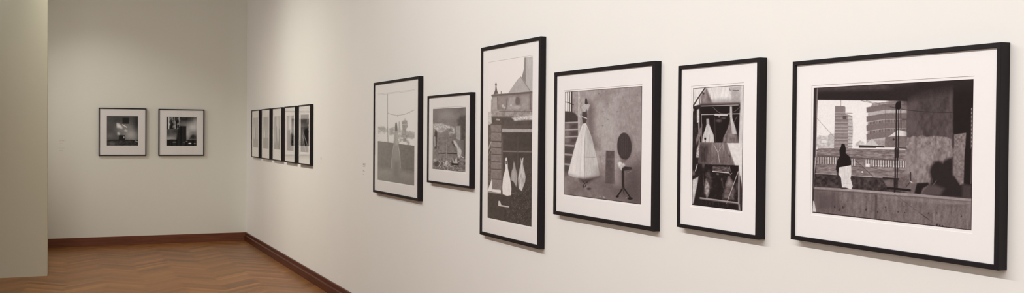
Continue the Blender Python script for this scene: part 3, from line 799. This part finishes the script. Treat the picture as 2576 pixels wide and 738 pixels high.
MATY, PRY, GLY = -DEP+0.0085, -DEP+0.0105, -DEP+0.0065
def picture(label, wall, a0, a1, z0, z1, rail, art, pic, win, tone, group=None, small=False):
    """a0..a1: from the left edge to the right edge as seen by a visitor facing the wall
       pic / win: image and mat window as (left, right, bottom, top) on the wall"""
    w, h, c = abs(a1-a0), z1-z0, (a0+a1)/2
    root = bpy.data.objects.new('framed_photograph', None); COL.objects.link(root)
    root.empty_display_size = 0.1
    if wall == 'right':
        root.location = (WX-0.0004, c, z0); root.rotation_euler = (0, 0, -math.pi/2); f = lambda t: c - t
    else:
        root.location = (c, BY-0.0004, z0); f = lambda t: t - c
    root['label'] = label; root['category'] = 'framed photograph'
    if group: root['group'] = group
    loc = lambda r: (f(r[0]), f(r[1]), r[2]-z0, r[3]-z0)
    b = 0.0012
    fr = link('frame', ring_mesh('frame', w, h, [(0, 0), (0, -DEP+b), (b, -DEP), (rail-b, -DEP), (rail, -DEP+b), (rail, 0)], True), M_FRAME, root)
    iw = loc(win); ip = loc(pic)
    o = (-w/2+rail, w/2-rail, rail, h-rail)
    link('mat', rect_ring('mat', o, o, iw, iw, MATY, PRY-0.0002, 0.0014), M_MATG if wall == 'back' else M_MAT, root)
    pap = (iw[0]-.01, iw[1]+.01, iw[2]-.01, iw[3]+.01)
    link('print', print_mesh('print', art, ip, pap, PRY, art.albedo(*tone)), M_PRINT, root)
    g = bpy.data.meshes.new('glass')
    g.from_pydata([(o[0], GLY, o[2]), (o[1], GLY, o[2]), (o[1], GLY, o[3]), (o[0], GLY, o[3])], [], [(0, 1, 2, 3)])
    link('glass', g, M_GLASS, root)
    return root

G6 = 'black framed photographs along the right wall'
picture('black framed photograph of a gown on a roof terrace under a sagging cable', 'right', 7.9886, 6.8186, 1.0952, 2.0141, 0.0195,
        art_roof(), (7.8876, 6.9406, 1.2032, 1.9110), (7.896, 6.932, 1.196, 1.919), (1.05, 0.33, 0.30, 0.35), G6)
picture('smallest black framed photograph on the right wall, ruined courtyard, left of the tallest frame', 'right', 6.6295, 5.8046, 1.2441, 1.8610, 0.0145,
        art_ruin(), (6.5385, 5.9095, 1.3445, 1.7665), (6.548, 5.905, 1.336, 1.7745), (1.08, 0.25, 0.28, 0.5), G6)
picture('tallest black framed photograph, domed stone building with three white dresses in its window', 'right', 5.6367, 4.7937, 0.9675, 2.1298, 0.0205,
        art_dome(), (5.5354, 4.9085, 1.0798, 2.0280), (5.541, 4.903, 1.072, 2.0345), (1.09, 0.19, 0.25), G6)
picture('black framed photograph of a dummy in a long white skirt beside a stand mirror', 'right', 4.6228, 3.6514, 1.1731, 1.9226, 0.0190,
        art_skirt(), (4.5187, 3.7680, 1.2835, 1.8164), (4.5290, 3.7640, 1.2760, 1.8243), (1.09, 0.14, 0.24), G6)
picture('narrow black framed photograph of wedding dresses on two shelves in a dark shopfront', 'right', 3.4693, 2.9364, 1.2101, 1.8888, 0.0150,
        art_shop(), (3.3740, 3.0424, 1.3095, 1.7911), (3.3856, 3.0365, 1.3010, 1.8006), (1.08, 0.11, 0.22), G6)
picture('black framed photograph of office blocks and a cloaked bust, nearest picture on the right wall', 'right', 2.7540, 1.9020, 1.2308, 1.8613, 0.0145,
        art_terrace(), (2.6560, 1.9993, 1.3325, 1.7645), (2.6650, 1.9940, 1.3236, 1.7734), (1.05, 0.08, 0.12), G6)

G5 = 'row of five square-print frames beside the corner'
ords = ['black framed pale print nearest the corner, first in the row of five',
        'black framed pale print, second from the corner in the row of five',
        'black framed pale print, middle one of the row of five by the corner',
        'black framed print with a mirrored frame in its glass, fourth from the corner',
        'black framed print with light diagonal streaks, last of the row of five']
for k in range(5):
    r = 13.430 - 0.7680*k; l = r + 0.606; c = (l+r)/2
    pr = (c+0.196, c-0.196, 1.376, 1.786)
    picture(ords[k], 'right', l, r, 1.2370, 1.8930, 0.0130, art_row(k), pr, (pr[0]+.004, pr[1]-.004, pr[2]-.004, pr[3]+.004), (0.76, 0.1, 0.3, 0.3), G5)

G2 = 'two square framed photographs on the back wall'
pa = (0.4816, 0.8854, 1.3862, 1.7965)
picture('left one of two black frames on the back wall, dark print with white smoke', 'back', 0.3751, 0.9936, 1.2448, 1.9081, 0.0145,
        art_smoke(), pa, (pa[0]-.003, pa[1]+.003, pa[2]-.003, pa[3]+.003), (0.53, 0.04, 0.3, 0.1), G2)
pb = (1.2580, 1.6669, 1.3842, 1.7945)
picture('right one of two black frames on the back wall, print with tall black block', 'back', 1.1522, 1.7730, 1.2435, 1.9054, 0.0145,
        art_block(), pb, (pb[0]-.003, pb[1]+.003, pb[2]-.003, pb[3]+.003), (0.53, 0.04, 0.3, 0.1), G2)

# ------------------------------------------------------------------ small lettering on the walls (too small to read: broken lines)
def lettering(label, wall, a, z, rows, width):
    rnd = random.Random(int(a*100))
    root = bpy.data.objects.new('wall_lettering', None); COL.objects.link(root); root.empty_display_size = 0.05
    for dz, hh, frac in rows:
        bm = bmesh.new(); x = 0.0
        while x < width*frac:
            x1 = min(x+rnd.uniform(.006, .016), width*frac)
            vs = [bm.verts.new(p) for p in ((x, -.0008, -dz-hh), (x1, -.0008, -dz-hh), (x1, -.0008, -dz), (x, -.0008, -dz))]
            ve = bmesh.ops.extrude_face_region(bm, geom=[bm.faces.new(vs)])
            for v in ve['geom']:
                if isinstance(v, bmesh.types.BMVert): v.co.y = -.0001
            x = x1 + .003
        bmesh.ops.recalc_face_normals(bm, faces=bm.faces)
        me = bpy.data.meshes.new('text_line'); bm.to_mesh(me); bm.free()
        link('text_line', me, M_FAINT if 'faint' in label else M_TEXT, root)
    if wall == 'right': root.location = (WX, a, z); root.rotation_euler = (0, 0, -math.pi/2)
    else: root.location = (a, BY, z)
    root['label'] = label; root['category'] = 'wall text'; root['group'] = 'small exhibition texts on the walls'
rows = [(0, .005, 1), (.010, .005, .9), (.026, .003, .8), (.060, .004, .5), (.068, .003, .75), (.095, .003, .4)]
lettering('tiny grey lettering on the wall left of the roof terrace picture', 'right', 8.425, 1.323, rows, .085)
lettering('tiny faint grey lettering on the wall just past the row of five', 'right', 10.03, 1.340, rows[:4], .06)
lettering('tiny faint grey lettering on the back wall beside the partition', 'back', -0.112, 1.455, [(0, .010, 1), (.038, .005, .6), (.102, .006, .8), (.135, .012, .6)], .075)

# ------------------------------------------------------------------ light
def aim(o, target):
    o.rotation_euler = (Vector(target) - o.location).to_track_quat('-Z', 'Y').to_euler()
def area(name, loc, target, sx, sy, watts, col, spread=math.pi, yaw=None):
    d = bpy.data.lights.new(name, 'AREA'); d.shape = 'RECTANGLE'; d.size = sx; d.size_y = sy
    d.energy = watts; d.color = col; d.spread = spread
    o = bpy.data.objects.new(name, d); COL.objects.link(o); o.location = loc
    z = -(Vector(target) - Vector(loc)).normalized()
    if yaw is not None:
        x = Vector(yaw).normalized(); y = z.cross(x).normalized(); x = y.cross(z)
        o.rotation_euler = Matrix((x, y, z)).transposed().to_euler()
    else: aim(o, target)
    return o
def spot(name, loc, target, watts, col, angle, blend=0.6, radius=0.04):
    d = bpy.data.lights.new(name, 'SPOT'); d.energy = watts; d.color = col
    d.spot_size = math.radians(angle); d.spot_blend = blend; d.shadow_soft_size = radius
    o = bpy.data.objects.new(name, d); COL.objects.link(o); o.location = loc; aim(o, target)
    return o
#LIGHT_START
# wall washers parallel to the long wall
area('wall_washer_light', (WX-3.4, 2.3, 3.8), (WX, 2.3, 0.4), 9.0, 0.06, 220, (1.0, 0.985, 0.975), yaw=(0, 1, 0))
area('wall_washer_light_mid', (WX-2.6, 7.6, 4.0), (WX, 7.6, -0.6), 2.6, 0.06, 28, (1.0, 0.95, 0.84), yaw=(0, 1, 0))
area('wall_washer_light_far', (WX-2.6, 11.0, 3.9), (WX, 11.0, -0.2), 2.4, 0.06, 42, (1.0, 0.965, 0.86), spread=1.9, yaw=(0, 1, 0))
# lamps for the end wall and the partition
spot('added_fill_end_wall', (0.4, 11.6, 4.3), (1.2, BY, 3.1), 22, (1.0, 0.97, 0.9), 90, 1.0, 0.06)  # added fill lamp, brightens the upper end wall
spot('track_spot_light', (-1.45, 12.34, 4.3), (1.0, BY, 1.2), 160, (1.0, 1.0, 0.97), 42, 1.0, 0.05)
spot('track_partition_light', (-1.6, 10.2, 4.4), (-1.0, PY0, 3.4), 94, (0.94, 1.0, 0.98), 70, 1.0, 0.05)
# added fill lights without real fixtures, softening the shadows under the frames
area('added_fill_left', (-5.3, 1.2, 2.3), (3, 1.2, 2.0), 3.4, 8.0, 138, (0.985, 1.0, 0.97), spread=2.4)  # added fill, kept out of the panes' reflections
area('added_fill_far', (-1.5, 13.35, 2.0), (2.4, 12.2, 1.8), 1.8, 2.6, 24, (1.0, 0.92, 0.84), spread=2.6)  # added fill, hidden behind the partition, for the far wall
#LIGHT_END

w = bpy.data.worlds.new('gallery'); w.use_nodes = True; SC.world = w
w.node_tree.nodes['Background'].inputs['Color'].default_value = (1.0, 0.93, 0.82, 1)
w.node_tree.nodes['Background'].inputs['Strength'].default_value = 0.05

# ------------------------------------------------------------------ camera
yaw, pitch, roll, fpx = 0.42525, -0.01357, 0.00772, 2463.46
fw = Vector((math.sin(yaw)*math.cos(pitch), math.cos(yaw)*math.cos(pitch), math.sin(pitch)))
ri = Vector((math.cos(yaw), -math.sin(yaw), 0)); up = ri.cross(fw)
r2 = ri*math.cos(roll) + up*math.sin(roll); u2 = -ri*math.sin(roll) + up*math.cos(roll)
cd = bpy.data.cameras.new('camera'); cam = bpy.data.objects.new('camera', cd); COL.objects.link(cam)
cd.sensor_fit = 'HORIZONTAL'; cd.sensor_width = 36.0; cd.lens = fpx*36.0/2576; cd.clip_start = 0.05; cd.clip_end = 200
cam.matrix_world = Matrix(((r2.x, u2.x, -fw.x, 0), (r2.y, u2.y, -fw.y, 0), (r2.z, u2.z, -fw.z, 1.6), (0, 0, 0, 1)))
SC.camera = cam
